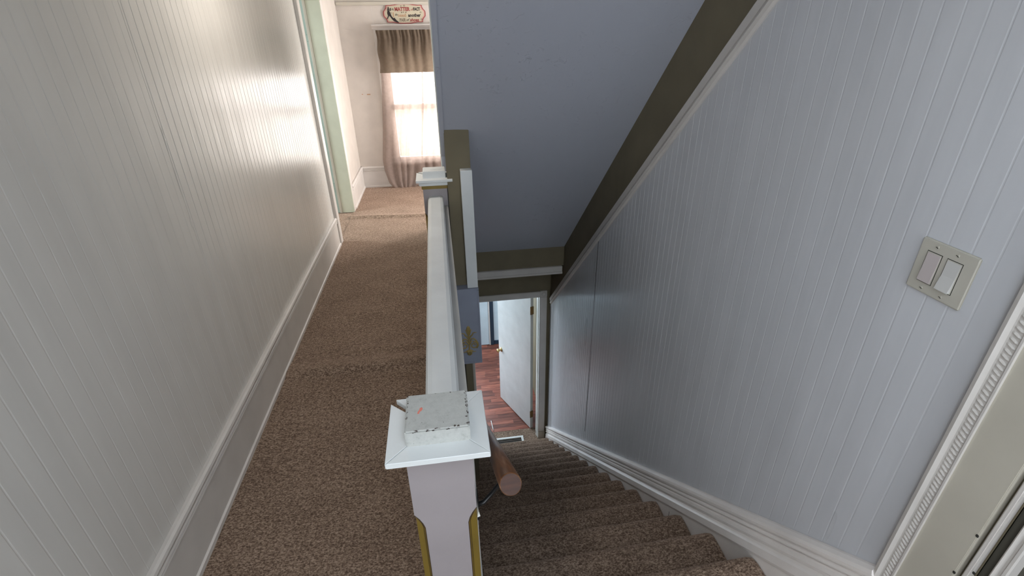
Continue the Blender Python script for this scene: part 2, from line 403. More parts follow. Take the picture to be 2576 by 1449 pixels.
# left wall
wl = Root('wall_left', (XL, 0, 0), kind='structure'); wl.o['label'] = 'left hall wall of painted beadboard sheets'
base = wl.add(boxes('wall_backing', [(XL-0.14, XL-0.012, YB, -1.72, 0, ZC), (XL-0.14, XL-0.012, -0.78, 4.55, 0, ZC), (XL-0.14, XL-0.012, -1.72, -0.78, 0, 1.13), (XL-0.14, XL-0.012, -1.72, -0.78, 2.17, ZC), (XL-0.14, XL-0.012, 4.55, 5.41, 2.03, ZC), (XL-0.14, XL-0.010, 5.41, YF, 0, ZC)], 'pinkwhite'))
wl.add(bead_sheet('beadboard_sheet', XL, 1, YB, -0.7703, lambda y: 0.25, lambda y: 1.13, 'bead_left', None, phase=0.026))
for (a, b) in ((-0.77, -0.42), (-0.42, 0.80), (0.80, 2.02), (2.02, 3.24), (3.24, 4.455)):
    wl.add(bead_sheet('beadboard_sheet', XL, 1, a+0.0003, b-0.0003, lambda y: 0.25, lambda y: ZC, 'bead_left', None, phase=0.026, depth=0.0014 if a > 2 else (0.0007 if a > 0.7 else 0.0003)))
w5 = Root('added_window_5', (XL, -1.25, 1.65), kind='structure'); w5.o['label'] = 'unseen side window added to the landing to light the right wall'  # window added around the landing side light
w5.add(boxes('window_frame', [(XL-0.13, XL+0.02, -1.76, -1.70, 1.09, 2.21), (XL-0.13, XL+0.02, -0.80, -0.74, 1.09, 2.21), (XL-0.13, XL+0.02, -1.70, -0.80, 1.09, 1.15), (XL-0.13, XL+0.02, -1.70, -0.80, 2.15, 2.21)], 'white_trim'))
sheet = wl.add(boxes('smooth_sheet', [(XL-0.011, XL-0.004, 5.52, YF, 0.2, ZC)], 'pinkwhite'))
# small paint lifts at the sheet joint
for (y, z, l) in ((2.025, 1.40, 0.10), (2.02, 1.25, 0.13), (2.015, 1.08, 0.05), (2.65, 0.345, 0.02)):
    wl.add(from_py('paint_lift', [(XL+0.0005, y-0.004, z-l/2), (XL+0.0016, y+0.002, z-l/4), (XL+0.0014, y+0.003, z+l/4), (XL+0.0005, y-0.002, z+l/2), (XL+0.0002, y+0.009, z)], [(0, 1, 4), (1, 2, 4), (2, 3, 4), (0, 1, 2, 3)], 'bead_left'))

# right wall
wr = Root('wall_right', (XR, 0, 0), kind='structure'); wr.o['label'] = 'right stair wall, beadboard below an olive painted band'
wr.add(boxes('wall_backing', [(XR+0.006, XR+0.16, 0.50, 4.72, ZLOW, ZC), (XR+0.006, XR+0.16, 4.72, YF, ZLOW, 0.0), (XR+0.006, XR+0.16, -0.33, 0.50, 2.06, ZC), (XR+0.006, XR+0.16, YB, -0.33, ZLOW, ZC), (XR+0.006, XR+0.16, -0.33, 0.5, ZLOW, -0.02)], 'olive'), 'olive painted band above the stair trim')
zl = lambda y: skirt_top(y)-0.05
zh = lambda y: min(ZC, trim_low(y)+0.02)
for (a, b) in ((0.66, 1.92), (1.92, 3.12), (3.12, 4.60)):
    wr.add(bead_sheet('beadboard_sheet', XR, -1, a+0.0003, b-0.0003, zl, zh, 'bead_right', None, phase=0.006, depth=0.0004 if a < 1 else 0.0008))
wr.add(bead_sheet('beadboard_sheet', XR, -1, YB, -0.46, lambda y: 0.2, lambda y: ZC, 'bead_right', None, phase=0.006))
wr.add(boxes('smooth_sheet', [(XR, XR+0.12, 4.72, 5.15, 0.0, ZC), (XR, XR+0.12, 6.05, YF, 0.0, ZC), (XR, XR+0.12, 5.15, 6.05, 0.0, 0.6), (XR, XR+0.12, 5.15, 6.05, 1.95, ZC), (XR, XR+0.006, -0.33, 0.50, 2.20, ZC)], 'pinkwhite'))
wr.add(box('joint_line', XR-0.0012, XR+0.001, 3.116, 3.1215, -1.38, 0.42, 'dark'), 'dark open joint between two sheets')

w4 = Root('window_4', (XR, 5.6, 1.2), kind='structure'); w4.o['label'] = 'side window of the far hall'
w4.add(boxes('window_frame', [(XR+0.02, XR+0.1, 5.15, 5.19, 0.6, 1.95), (XR+0.02, XR+0.1, 6.01, 6.05, 0.6, 1.95), (XR+0.02, XR+0.1, 5.15, 6.05, 0.6, 0.64), (XR+0.02, XR+0.1, 5.15, 6.05, 1.91, 1.95), (XR+0.04, XR+0.08, 5.15, 6.05, 1.25, 1.29)], 'white_trim'))
# back, far walls, hall ceiling
struct(boxes('wall_back', [(XL-0.14, -0.10, YB-0.12, YB, 0, ZC), (1.0, XR+0.16, YB-0.12, YB, 0, ZC), (-0.10, 1.0, YB-0.12, YB, 0, 0.9), (-0.10, 1.0, YB-0.12, YB, 2.15, ZC)], 'pinkwhite'), 'wall behind the landing')
wb2 = Root('window_2', (0.45, YB, 1.5), kind='structure'); wb2.o['label'] = 'landing window behind the viewer'
wb2.add(boxes('window_frame', [(-0.10, -0.05, YB-0.11, YB-0.02, 0.9, 2.15), (0.95, 1.0, YB-0.11, YB-0.02, 0.9, 2.15), (-0.05, 0.95, YB-0.11, YB-0.02, 0.9, 0.95), (-0.05, 0.95, YB-0.11, YB-0.02, 2.10, 2.15), (-0.05, 0.95, YB-0.09, YB-0.04, 1.5, 1.54)], 'white_trim'))
wb2.add(box('pane', -0.05, 0.95, YB-0.066, YB-0.062, 0.95, 2.10, 'glass'))
WX0, WX1, WZ0, WZ1 = -0.545, 0.40, 0.31, 1.555
far = Root('wall_far', (0, YF, 0), kind='structure'); far.o['label'] = 'white end wall of the hall around the curtained window'
far.add(boxes('wall_backing', [(XL-0.14, WX0, YF, YF+0.12, 0, ZC), (WX1, XR+0.16, YF, YF+0.12, 0, ZC), (WX0, WX1, YF, YF+0.12, 0, WZ0), (WX0, WX1, YF, YF+0.12, WZ1, ZC)], 'pinkwhite'))
far.add(box('joint_line', -0.625, -0.622, YF-0.001, YF+0.001, 1.85, 2.03, 'white_trim'))
far.add(boxes('wall_scuff', [(-0.86, -0.845, YF-0.0006, YF, 1.112, 1.12), (-0.80, -0.76, YF-0.0006, YF, 1.108, 1.119)], 'sign_tan'), 'small brown scuff marks')
struct(boxes('ceiling', [(XL-0.14, XR+0.16, YB-0.12, -0.85, ZC, ZC+0.1), (XL-0.14, XR+0.16, 0.15, YF+0.12, ZC, ZC+0.1), (XL-0.14, -0.25, -0.85, 0.15, ZC, ZC+0.1), (0.75, XR+0.16, -0.85, 0.15, ZC, ZC+0.1)], 'ceil'), 'upper hall ceiling')
w3 = Root('added_opening_3', (0.25, -0.35, ZC), kind='structure'); w3.o['label'] = 'unseen ceiling opening added for the overhead light of the landing'  # opening added around the overhead light
w3.add(boxes('opening_frame', [(-0.25, -0.21, -0.85, 0.15, ZC-0.01, ZC+0.09), (0.71, 0.75, -0.85, 0.15, ZC-0.01, ZC+0.09), (-0.21, 0.71, -0.85, -0.81, ZC-0.01, ZC+0.09), (-0.21, 0.71, 0.11, 0.15, ZC-0.01, ZC+0.09)], 'white_trim'))
struct(box('trim_1', XL, XR, YF-0.018, YF, 2.030, 2.066, 'cream_trim', bevel=0.006), 'picture rail across the end wall')

# sloped ceiling over the stairs
sy0 = 2.078+(1.835-ZC)/0.924
o = prism('ceiling', [(sy0, ZC), (4.09, slope_z(4.09)), (4.09, -0.215), (4.60, -0.215), (4.60, ZC)], 'x', 0.027, XR+0.006, ['slope', 'olive'], nseg=8, warp=lambda v: Vector((v.x, v.y + (0.047*(1-(v.x-0.027)/1.043) if abs(v.y-sy0) < 1e-6 else 0), v.z)))
for p in o.data.polygons:
    c = p.center
    if abs(c.y-4.09) < 0.01 or abs(c.z+0.215) < 0.01: p.material_index = 1
struct(o, 'sloping textured slate blue ceiling above the stairs with olive lower band')
struct(box('trim_2', 0.04, XR-0.012, 4.066, 4.092, -0.288, -0.215, 'white_trim', bevel=0.003), 'white board across the foot of the sloping ceiling')
o = boxes('trim_2_lip', [(0.04, XR-0.012, 4.058, 4.07, -0.288, -0.268)], 'white_trim'); struct(o, 'white board across the foot of the sloping ceiling'); o.name = 'trim_3'
# wall between hall and stairs (above newel) and lower stair wall
Yend = 4.78
o = prism('wall_middle', [(1.556, ZC), (2.87, slope_left(2.87)-0.012), (2.87, 0.0), (2.87, ZLOW), (Yend, ZLOW), (Yend, ZC)], 'x', 0.008, 0.030, 'slope')
struct(o, 'thin wall edge between the hall and the stairs')
o = prism('wall_hall_right', [(1.554, ZC), (2.87, slope_left(2.87)-0.014), (2.87, 0.0), (Yend, 0), (Yend, ZC)], 'x', 0.003, 0.008, 'bead_edge')
struct(o, 'white hall side of the wall beside the stairs')
struct(boxes('wall_lower_left', [(-0.03, 0.038, 0.5, 4.6, ZLOW, -0.30)], 'olive'), 'olive wall on the left of the stairs below the hall floor')

# door wall at the foot of the stairs
DX0, DX1, DZ = 0.20, 0.948, -0.812
struct(boxes('wall_stair_foot', [(0.03, DX0, 4.60, 4.74, ZLOW, -0.215), (DX1, XR+0.01, 4.60, 4.74, ZLOW, -0.215), (DX0, DX1, 4.60, 4.74, DZ, -0.215), (0.03, XR+0.01, 4.60, 4.74, -0.215, 0.0)], 'olive'), 'olive wall over the doorway at the foot of the stairs')
door1 = Root('trim_4', (DX1, 4.6, ZLOW), kind='structure'); door1.o['label'] = 'white casing of the doorway at the foot of the stairs'
door1.add(box('casing_leg', DX1+0.004, DX1+0.078, 4.578, 4.60, ZLOW, DZ, 'white_trim', bevel=0.004))
door1.add(box('casing_leg', DX0-0.078, DX0-0.004, 4.578, 4.60, ZLOW, DZ, 'white_trim', bevel=0.004))
door1.add(box('casing_head', DX0-0.004, DX1+0.004, 4.578, 4.60, DZ+0.002, DZ+0.068, 'white_trim', bevel=0.004))
for xx in (DX1+0.004, DX0-0.078):
    b = door1.add(box('corner_block', xx, xx+0.074, 4.574, 4.60, DZ+0.001, DZ+0.076, 'white_trim', bevel=0.003))
    tube_pts = [(xx+0.037, 4.576, DZ+0.038), (xx+0.037, 4.570, DZ+0.038)]
    r = tube('rosette', tube_pts, [0.026, 0.018], 'white_trim', b, 20)
door1.add(box('plinth', DX1+0.002, DX1+0.080, 4.572, 4.60, ZLOW, ZLOW+0.12, 'cream_trim', bevel=0.003))
door1.add(boxes('jamb', [(DX1-0.004, DX1+0.004, 4.585, 4.745, ZLOW, DZ), (DX0-0.004, DX0+0.004, 4.585, 4.745, ZLOW, DZ), (DX0, DX1, 4.585, 4.745, DZ-0.004, DZ+0.004), (DX1-0.014, DX1-0.004, 4.62, 4.66, ZLOW, DZ)], 'bead_edge'))
tag(door1.o, None)

# lower room shell
struct(boxes('wall_lower_room', [(0.02, 2.6, 6.82, 6.95, ZLOW, -0.3), (-1.6, -0.82, 6.82, 6.95, ZLOW, -0.3), (-0.82, 0.02, 6.82, 6.95, ZLOW, -2.05), (-0.82, 0.02, 6.82, 6.95, -0.65, -0.3), (2.5, 2.6, 4.7, 5.2, ZLOW, -0.3), (2.5, 2.6, 6.4, 6.95, ZLOW, -0.3), (2.5, 2.6, 5.2, 6.4, ZLOW, -2.1), (2.5, 2.6, 5.2, 6.4, -0.6, -0.3), (-1.6, -1.5, 4.7, 5.1, ZLOW, -0.3), (-1.6, -1.5, 6.4, 6.95, ZLOW, -0.3), (-1.6, -1.5, 5.1, 6.4, ZLOW, -2.1), (-1.6, -1.5, 5.1, 6.4, -0.6, -0.3), (-1.6, 0.03, 4.60, 4.74, ZLOW, -0.3), (XR+0.01, 2.6, 4.60, 4.74, ZLOW, -0.3)], 'palewall'), 'pale walls of the lower room')
struct(boxes('ceiling', [(-1.6, 2.6, 4.74, 6.95, -0.34, -0.30)], 'ceil'), 'ceiling of the lower room')
struct(box('baseboard_lower_room', 0.645, 2.5, 6.795, 6.82, ZLOW, ZLOW+0.068, 'navy', bevel=0.004), 'dark teal baseboard of the lower room')
dr = Root('door_2', (0.5, 6.82, ZLOW), kind='structure'); dr.o['label'] = 'pale door with dark teal casing at the far side of the lower room'
dr.add(box('casing_leg', 0.585, 0.643, 6.785, 6.82, ZLOW, -0.85, 'navy', bevel=0.004), 'dark teal casing')
dr.add(box('door_leaf', 0.04, 0.562, 6.795, 6.818, ZLOW+0.008, -0.9, 'palewall', bevel=0.004))
dr.add(box('door_stop', 0.562, 0.585, 6.79, 6.82, ZLOW, -0.9, 'white_trim', bevel=0.003))

# ------------------------------------------------------------------ the open door downstairs
hx, hy = 0.880, 4.762; ex, ey = 0.573, 5.445
dl = math.hypot(ex-hx, ey-hy); ang = math.atan2(ey-hy, ex-hx)
dd = Root('door_1', (hx, hy, ZLOW), kind='structure'); dd.o['label'] = 'white flat door standing open into the lower room'
dd.inv = Matrix.Identity(4)
leaf = dd.add(box('door_leaf', 0.0, dl, -0.036, 0.0, 0.012, 2.035, 'doorwhite', bevel=0.003))
dd.add(box('door_edge', -0.0012, 0.0, -0.035, -0.001, 0.014, 2.033, 'knee'), 'taupe painted hinge edge')
for z in (0.25, 1.785):
    h = dd.add(tube('hinge', [(-0.006, 0.002, z-0.05), (-0.006, 0.002, z+0.05)], 0.008, 'oldbrass', None, 10), 'dark brass hinge')
    box('hinge_leaf', -0.012, 0.0, -0.034, 0.0, z-0.05, z+0.05, 'oldbrass', h)
kn = dd.add(tube('knob', [(dl-0.062, 0.0, 0.86), (dl-0.062, 0.006, 0.86), (dl-0.062, 0.010, 0.86), (dl-0.062, 0.03, 0.86), (dl-0.062, 0.036, 0.86), (dl-0.062, 0.05, 0.86), (dl-0.062, 0.062, 0.86), (dl-0.062, 0.066, 0.86)], [0.033, 0.033, 0.014, 0.012, 0.022, 0.028, 0.022, 0.006], 'brass', None, 20), 'brass door knob')
dd.add(box('latch', dl-0.001, dl+0.010, -0.026, -0.012, 0.845, 0.875, 'brass'))
dd.o.rotation_euler = (0, 0, ang)

# ------------------------------------------------------------------ staircase
st = Root('staircase', (0.55, Y0, ZLOW), 'brown carpeted flight of stairs descending beside the right wall', 'staircase')
def step_profile(k):
    yn, z = Y0 + GO*k, -RISE*k
    back = yn - GO - 0.052 if k else 0.90
    pts = [(back, z-0.03), (back, z-0.006 if k else z), (yn-0.17 if k else yn-0.10, z-0.005 if k else z), (yn-0.11, z-0.002), (yn-0.075, z)]
    for i in range(9):                      # padded carpet rolling over the nosing
        t = math.pi/2 - math.pi*i/8
        a = 0.048 if t > 0 else 0.026
        pts.append((yn - a + a*math.cos(t) if t > 0 else yn - 0.026 + 0.026*math.cos(t), z - 0.026 + (0.026 if t > 0 else 0.024)*math.sin(t)))
    pts += [(yn-0.046, z-0.054), (yn-0.050, z-RISE+0.001)]
    pts += [(back, z-RISE+0.001)]
    return pts
def step_warp(k):
    def f(v):
        t = (v.x-0.04)/(1.033-0.04)
        e = min(1.0, (1.033-v.x)/0.02 + 0.0)
        drop = 0.010*(1-max(0, e))**2
        return Vector((v.x, v.y - 0.014*(1-t) + 0.003*mnoise.noise(Vector((v.x*4, k*3.1, 0))), v.z - drop + 0.003*mnoise.noise(Vector((v.x*3, k*5.7, 9)))))
    return f
for k in range(0, 15):
    s = prism('stair_step', step_profile(k), 'x', 0.040, 1.033, 'carpet', nseg=40, warp=step_warp(k))
    for p in s.data.polygons: p.use_smooth = len(p.vertices) == 4 and (abs(p.normal.x) < 0.2)
    s.data.set_sharp_from_angle(angle=math.radians(38)); st.add(s)
# skirting on the right
sk = Root('baseboard_right', (XR, 2.3, -1.0), kind='structure'); sk.o['label'] = 'white moulded skirting running down beside the stairs'
yv0, yv1 = 0.662, 4.585
pts = [(yv0, skirt_top(yv0)-0.17)] + [(y, skirt_top(y)-0.17) for y in (1.3, yv1)] + [(yv1, ZLOW), (4.3, ZLOW), (yv0, -0.25)]
sk.add(prism('skirt_board', pts, 'x', 1.036, XR+0.004, 'stair_trim'))
sk.add(box('board_joint', 1.0352, 1.0362, 1.600, 1.602, -0.8, -0.5, 'dark'))
prof = [(0.0, 0.0), (0.012, 0.0), (0.026, -0.006), (0.030, -0.016), (0.028, -0.026), (0.020, -0.032), (0.018, -0.036), (0.025, -0.040), (0.026, -0.047), (0.018, -0.052), (0.017, -0.056),
        (0.026, -0.060), (0.028, -0.074), (0.020, -0.082), (0.018, -0.090), (0.028, -0.096), (0.034, -0.102), (0.036, -0.130), (0.032, -0.140), (0.0, -0.140)]
dirv = Vector((0, 1, -0.795)).normalized(); up = Vector((0, 0.795, 1)).normalized()
def skirt_run(y0, y1):
    a = Vector((XR, y0, skirt_top(y0))); b = Vector((XR, y1, skirt_top(y1)))
    d = (b-a).normalized(); u = Vector((0, -d.z, d.y)).normalized()
    return sweep('skirt_moulding', prof, a, b, (-1, 0, 0), u, 'stair_trim')
sk.add(skirt_run(yv0, yv1))
# trim between beadboard and olive band
tt = Root('trim_5', (XR, 2.3, 1.2), kind='structure'); tt.o['label'] = 'white double trim running down the right wall under the olive band'
a = Vector((XR+0.003, 0.98, trim_top(0.98))); b = Vector((XR+0.003, 4.56, trim_top(4.56)))
d = (b-a).normalized(); u = Vector((0, -d.z, d.y))
tt.add(sweep('trim_moulding', [(0, 0.0), (0.018, 0.0), (0.020, -0.004), (0.018, -0.034), (0.011, -0.037), (0.011, -0.040), (0.020, -0.043), (0.022, -0.050), (0.017, -0.063), (0.008, -0.068), (0, -0.068)], a, b, (-1, 0, 0), u, 'white_trim'))
# left baseboard
bprof = [(0, 0.265), (0.013, 0.265), (0.021, 0.260), (0.024, 0.250), (0.022, 0.241), (0.016, 0.236), (0.016, 0.233), (0.021, 0.231), (0.022, 0.226), (0.015, 0.223), (0.015, 0.220), (0.020, 0.218), (0.021, 0.212), (0.015, 0.205), (0.015, 0.022), (0.023, 0.018), (0.024, -0.002), (0, -0.002)]
def baseboard(name, y0, y1, label):
    o = prism(name, [(XL+a, z) for (a, z) in bprof], 'y', y0, y1, 'white_trim'); return struct(o, label)
baseboard('baseboard_left', YB, 4.445, 'white moulded baseboard along the left hall wall')
baseboard('baseboard_left_far', 5.52, YF, 'short white baseboard between the doorway and the end wall')
o = prism('baseboard_far', [(YF-a, z) for (a, z) in bprof], 'x', XL, XR, 'white_trim'); struct(o, 'white moulded baseboard under the curtained window')

# ------------------------------------------------------------------ left doorway with pale green jamb
dj = Root('door_3', (XL, 5.0, 0), kind='structure'); dj.o['label'] = 'left doorway with pale green jamb and cream casing'
dj.add(prism('casing_leg', [(XL, 4.447), (XL+0.010, 4.447), (XL+0.024, 4.452), (XL+0.024, 4.462), (XL+0.014, 4.468), (XL+0.014, 4.476), (XL+0.022, 4.482), (XL+0.024, 4.545), (XL+0.020, 4.55), (XL, 4.55)], 'z', 0.0, 2.12, 'white_trim'))
dj.add(box('casing_leg', XL, XL+0.018, 5.412, 5.52, 0.0, 2.12, 'white_trim', bevel=0.004))
dj.add(box('casing_head', XL, XL+0.02, 4.447, 5.52, 2.03, 2.14, 'white_trim', bevel=0.003))
dj.add(box('jamb', XL-0.113, XL+0.016, 5.408, 5.43, 0.0, 2.03, 'greenjamb', bevel=0.002), 'pale green door jamb')
dj.add(box('jamb', XL-0.133, XL-0.113, 5.400, 5.43, 0.0, 2.03, 'cream_trim', bevel=0.002), 'cream door stop edge')
dj.add(box('jamb_rabbet', XL-0.26, XL-0.133, 5.416, 5.44, 0.0, 2.03, 'bluegreen', bevel=0.001), 'blue green rabbet')
dj.add(box('jamb', XL-0.14, XL+0.005, 4.53, 4.552, 0.0, 2.03, 'white_trim'))
for z in (0.30, 1.72):
    h = dj.add(box('hinge_leaf', XL-0.172, XL-0.134, 5.412, 5.417, z-0.045, z+0.045, 'bluegreen', bevel=0.002), 'painted over hinge')
    for dz in (-0.028, 0.028):
        tube('screw', [(XL-0.150, 5.413, z+dz), (XL-0.150, 5.411, z+dz)], 0.003, 'steel', h, 8)
dj.add(box('door_leaf', XL-1.0, XL-0.262, 5.44, 5.475, 0.012, 2.02, 'bluegreen'))
# side room shell
struct(boxes('wall_side_room', [(-3.3, -3.2, 3.4, 4.3, 0, ZC), (-3.3, -3.2, 5.5, 6.5, 0, ZC), (-3.3, -3.2, 4.3, 5.5, 0, 0.7), (-3.3, -3.2, 4.3, 5.5, 2.0, ZC), (-3.3, XL-0.14, 3.3, 3.4, 0, ZC), (-3.3, XL-0.14, 6.5, 6.6, 0, ZC)], 'pinkwhite'), 'walls of the side room')
struct(boxes('floor', [(-3.3, XL, 3.4, 6.5, -0.1, -0.004)], 'carpet'), 'side room floor'); struct(boxes('ceiling', [(-3.3, XL-0.14, 3.4, 6.5, ZC, ZC+0.1)], 'ceil'), 'side room ceiling')

# ------------------------------------------------------------------ right doorway beside the switch
rd = Root('door_4', (XR, 0.1, 0), kind='structure'); rd.o['label'] = 'doorway at the near right with cream casing and dark door'
rd.add(prism('casing_moulding', [(XR, 0.664), (XR-0.012, 0.664), (XR-0.022, 0.658), (XR-0.024, 0.650), (XR-0.018, 0.643), (XR-0.017, 0.640), (XR-0.017, 0.622), (XR-0.022, 0.618), (XR-0.022, 0.614), (XR, 0.614)], 'z', -0.02, 2.16, 'white_trim'), 'outer moulding of the casing')
# rope of small beads on the moulding
bm = bmesh.new()
for i in range(150):
    z = 0.30 + i*0.0125
    r = bmesh.ops.create_uvsphere(bm, u_segments=6, v_segments=4, radius=1.0)
    for v in r['verts']:
        c = v.co.copy(); v.co = Vector((XR-0.0168 + c.x*0.0038, 0.631 + c.y*0.0095, z + c.z*0.0042 + c.y*0.004))
me = bpy.data.meshes.new('rope_beads'); bm.to_mesh(me); bm.free()
o = rd.add(link('rope_beads', me, 'white_trim')); o['kind'] = 'stuff'
rd.add(box('casing_leg', XR-0.016, XR+0.006, 0.522, 0.616, -0.02, 2.06, 'cream_trim', bevel=0.0012))
rd.add(box('casing_leg', XR-0.016, XR+0.006, -0.45, -0.33, -0.02, 2.06, 'cream_trim', bevel=0.003))
rd.add(box('casing_head', XR-0.018, XR+0.006, -0.45, 0.66, 2.06, 2.20, 'cream_trim', bevel=0.003))
rd.add(box('jamb', XR+0.007, XR+0.15, 0.500, 0.524, -0.02, 2.06, 'darkdoor'), 'dark gap edge of the jamb')
rd.add(box('door_stop', XR-0.010, XR+0.007, 0.5025, 0.5135, -0.02, 2.06, 'white_trim', bevel=0.0025), 'white bead beside the dark gap')
rd.add(box('jamb_recess', XR+0.010, XR+0.04, 0.470, 0.500, -0.02, 2.06, 'darkdoor'))
rd.add(prism('door_moulding', [(XR-0.004, 0.480), (XR-0.007, 0.477), (XR-0.005, 0.4735), (XR-0.002, 0.471), (XR-0.002, 0.467), (XR-0.006, 0.464), (XR-0.006, 0.459), (XR-0.002, 0.457), (XR+0.03, 0.457), (XR+0.03, 0.480)], 'z', -0.02, 2.06, 'white_trim'))
rd.add(box('door_leaf', XR+0.022, XR+0.055, -0.33, 0.457, 0.01, 2.05, 'darkdoor'), 'dark door')
for (y, z) in ((0.523, 0.782), (0.5225, 0.66), (0.495, 0.70)):
    rd.add(box('paint_chip', XR-0.0175, XR-0.015, y-0.0028, y+0.003, z-0.003, z+0.0045, 'dark', None, 0.0012))

struct(box('floor', XR+0.006, XR+0.5, -0.6, 0.55, -0.12, 0.0, 'carpet'), 'threshold of the near right doorway')
# ------------------------------------------------------------------ window at the end of the hall
wn = Root('window_1', (-0.07, YF, 0.93), kind='structure'); wn.o['label'] = 'tall white framed sash window at the end of the hall'
wn.add(box('window_casing', WX0-0.085, WX0+0.005, YF-0.022, YF, WZ0-0.02, 1.675, 'white_trim', bevel=0.003))
wn.add(box('window_casing', WX1-0.005, WX1+0.085, YF-0.022, YF, WZ0-0.02, 1.675, 'white_trim', bevel=0.003))
wn.add(box('casing_bead', WX0-0.095, WX1+0.095, YF-0.030, YF, 1.668, 1.682, 'white_trim', bevel=0.004))
wn.add(box('window_head', WX0-0.085, WX1+0.085, YF-0.024, YF, WZ1, 1.80, 'white_trim', bevel=0.002))
wn.add(prism('window_header_shelf', [(YF, 1.842), (YF-0.065, 1.842), (YF-0.065, 1.834), (YF-0.050, 1.822), (YF-0.034, 1.812), (YF-0.028, 1.802), (YF-0.026, 1.795), (YF, 1.795)], 'x', WX0-0.100, WX1+0.10, 'white_trim'))
wn.add(box('window_sill', WX0-0.11, WX1+0.11, YF-0.055, YF+0.10, WZ0-0.03, WZ0, 'white_trim', bevel=0.005))
ym = YF+0.055
wn.add(boxes('sash', [(WX0, WX0+0.045, ym, ym+0.035, 0.97, WZ1), (WX1-0.045, WX1, ym, ym+0.035, 0.97, WZ1), (WX0, WX1, ym, ym+0.035, WZ1-0.045, WZ1), (WX0, WX1, ym, ym+0.035, 0.95, 0.99)], 'white_trim'), 'upper sash')
wn.add(boxes('sash', [(WX0, WX0+0.045, ym-0.036, ym, WZ0, 0.99), (WX1-0.045, WX1, ym-0.036, ym, WZ0, 0.99), (WX0, WX1, ym-0.036, ym, WZ0, WZ0+0.05), (WX0, WX1, ym-0.036, ym, 0.93, 0.985)], 'white_trim'), 'lower sash')
wn.add(box('pane', WX0+0.045, WX1-0.045, ym+0.015, ym+0.019, 0.99, WZ1-0.045, 'glass'))
wn.add(box('pane', WX0+0.045, WX1-0.045, ym-0.020, ym-0.016, WZ0+0.05, 0.93, 'glass'))

# curtains
def cloth(name, xl, xr, z0, z1, y, mat, folds, amp, nx=90, nz=50, seed=0, gather=0.0, hem=0.0):
    verts, faces = [], []
    for j in range(nz+1):
        tz = j/nz; z = z0(0) + (z1-z0(0))*tz if callable(z0) else z0+(z1-z0)*tz
        for i in range(nx+1):
            tx = i/nx; a, b = xl(z), xr(z); x = a+(b-a)*tx
            ph = folds*tx*2*math.pi + 1.3*math.sin(3*tx*math.pi+seed) + 0.5*math.sin(z*3+seed)
            top = (tz**3)
            yy = y + amp*math.sin(ph)*(1-0.35*top) + gather*top*math.sin(ph*2.7) + 0.006*mnoise.noise(Vector((x*9, z*4, seed)))
            if z < 0.30: yy += (0.30-z)*0.06*mnoise.noise(Vector((x*7, z*12, seed+4))) - (0.30-z)**2*0.25
            verts.append((x + 0.004*math.cos(ph), yy, z))
    n = nx+1
    for j in range(nz):
        for i in range(nx): faces.append((j*n+i, j*n+i+1, (j+1)*n+i+1, (j+1)*n+i))
    o = from_py(name, verts, faces, mat, smooth=True); return o
def lerp(tab, z):
    for (z0, v0), (z1, v1) in zip(tab, tab[1:]):
        if z <= z1: return v0 + (v1-v0)*max(0, (z-z0))/(z1-z0)
    return tab[-1][1]
xlL = lambda z: lerp([(0.0, -0.615), (0.06, -0.665), (0.14, -0.685), (0.22, -0.705), (0.35, -0.712), (0.70, -0.667), (1.30, -0.605), (1.8, -0.585)], z)
xrL = lambda z: lerp([(0.0, -0.34), (0.05, -0.30), (0.15, -0.265), (0.30, -0.225), (0.6, -0.20), (1.0, -0.14), (1.8, -0.09)], z)
o = cloth('sheer_curtain', xlL, xrL, 0.004, 1.765, YF-0.085, 'sheer', 5, 0.012, seed=1, gather=0.004)
tag(o, 'left sheer taupe curtain panel pooling on the carpet', 'curtain', 'sheer curtains on the hall window')
o = cloth('sheer_curtain', lambda z: lerp([(0.0, -0.25), (0.3, -0.24), (1.0, -0.17), (1.8, -0.10)], z), lambda z: 0.47, 0.004, 1.765, YF-0.075, 'sheer', 6, 0.012, seed=5, gather=0.004)
tag(o, 'right sheer taupe curtain panel partly behind the far newel post', 'curtain', 'sheer curtains on the hall window')
o = cloth('curtain_valance', lambda z: -0.598 - 0.010*(1.77-z) - 0.006*math.sin(z*25), lambda z: 0.50, 1.350, 1.785, YF-0.144, 'valance', 9, 0.010, nx=200, nz=30, seed=3, gather=0.008)
tag(o, 'dark taupe gathered valance across the top of the hall window', 'curtain valance')
rod = tube('curtain_rod', [(-0.60, YF, 1.765), (-0.61, YF-0.04, 1.765), (-0.60, YF-0.114, 1.765), (0.50, YF-0.114, 1.765), (0.51, YF-0.04, 1.765), (0.50, YF, 1.765)], 0.008, 'white_trim')
tag(rod, 'thin curtain rod holding the valance and sheers', 'curtain rod')

# outside: ground and a neighbouring house far beyond the hall window
struct(box('ground_outside', -14, 14, 7.2, 40, -3.2, -3.1, 'sill'), 'ground outside')

# ------------------------------------------------------------------ wall sign
sg = Root('wall_sign', (-0.267, YF-0.004, 1.945), 'cream scalloped wooden sign with red edge and a black high heel, above the window', 'sign')
sg.inv = Matrix.Identity(4)
def outline(s, n=120):
    pts = []
    for i in range(n):
        t = 2*math.pi*i/n; c, sn = math.cos(t), math.sin(t)
        e = 0.52
        x = math.copysign(abs(c)**e, c)*0.222; z = math.copysign(abs(sn)**e, sn)*0.094
        sc = 1 + 0.045*math.cos(8*t) + 0.012*math.cos(16*t)
        pts.append((x*sc*s, z*sc*(s if s == 1 else s - 0.03)))
    return pts
sg.add(prism('sign_board', outline(1.0), 'y', 0.0, -0.010, 'sign_red'), 'red edged board')
sg.add(prism('sign_border', outline(0.955), 'y', -0.010, -0.0112, 'sign_pink'), 'pink border')
sg.add(prism('sign_face', outline(0.90), 'y', -0.0112, -0.0125, 'sign_cream'), 'cream face')
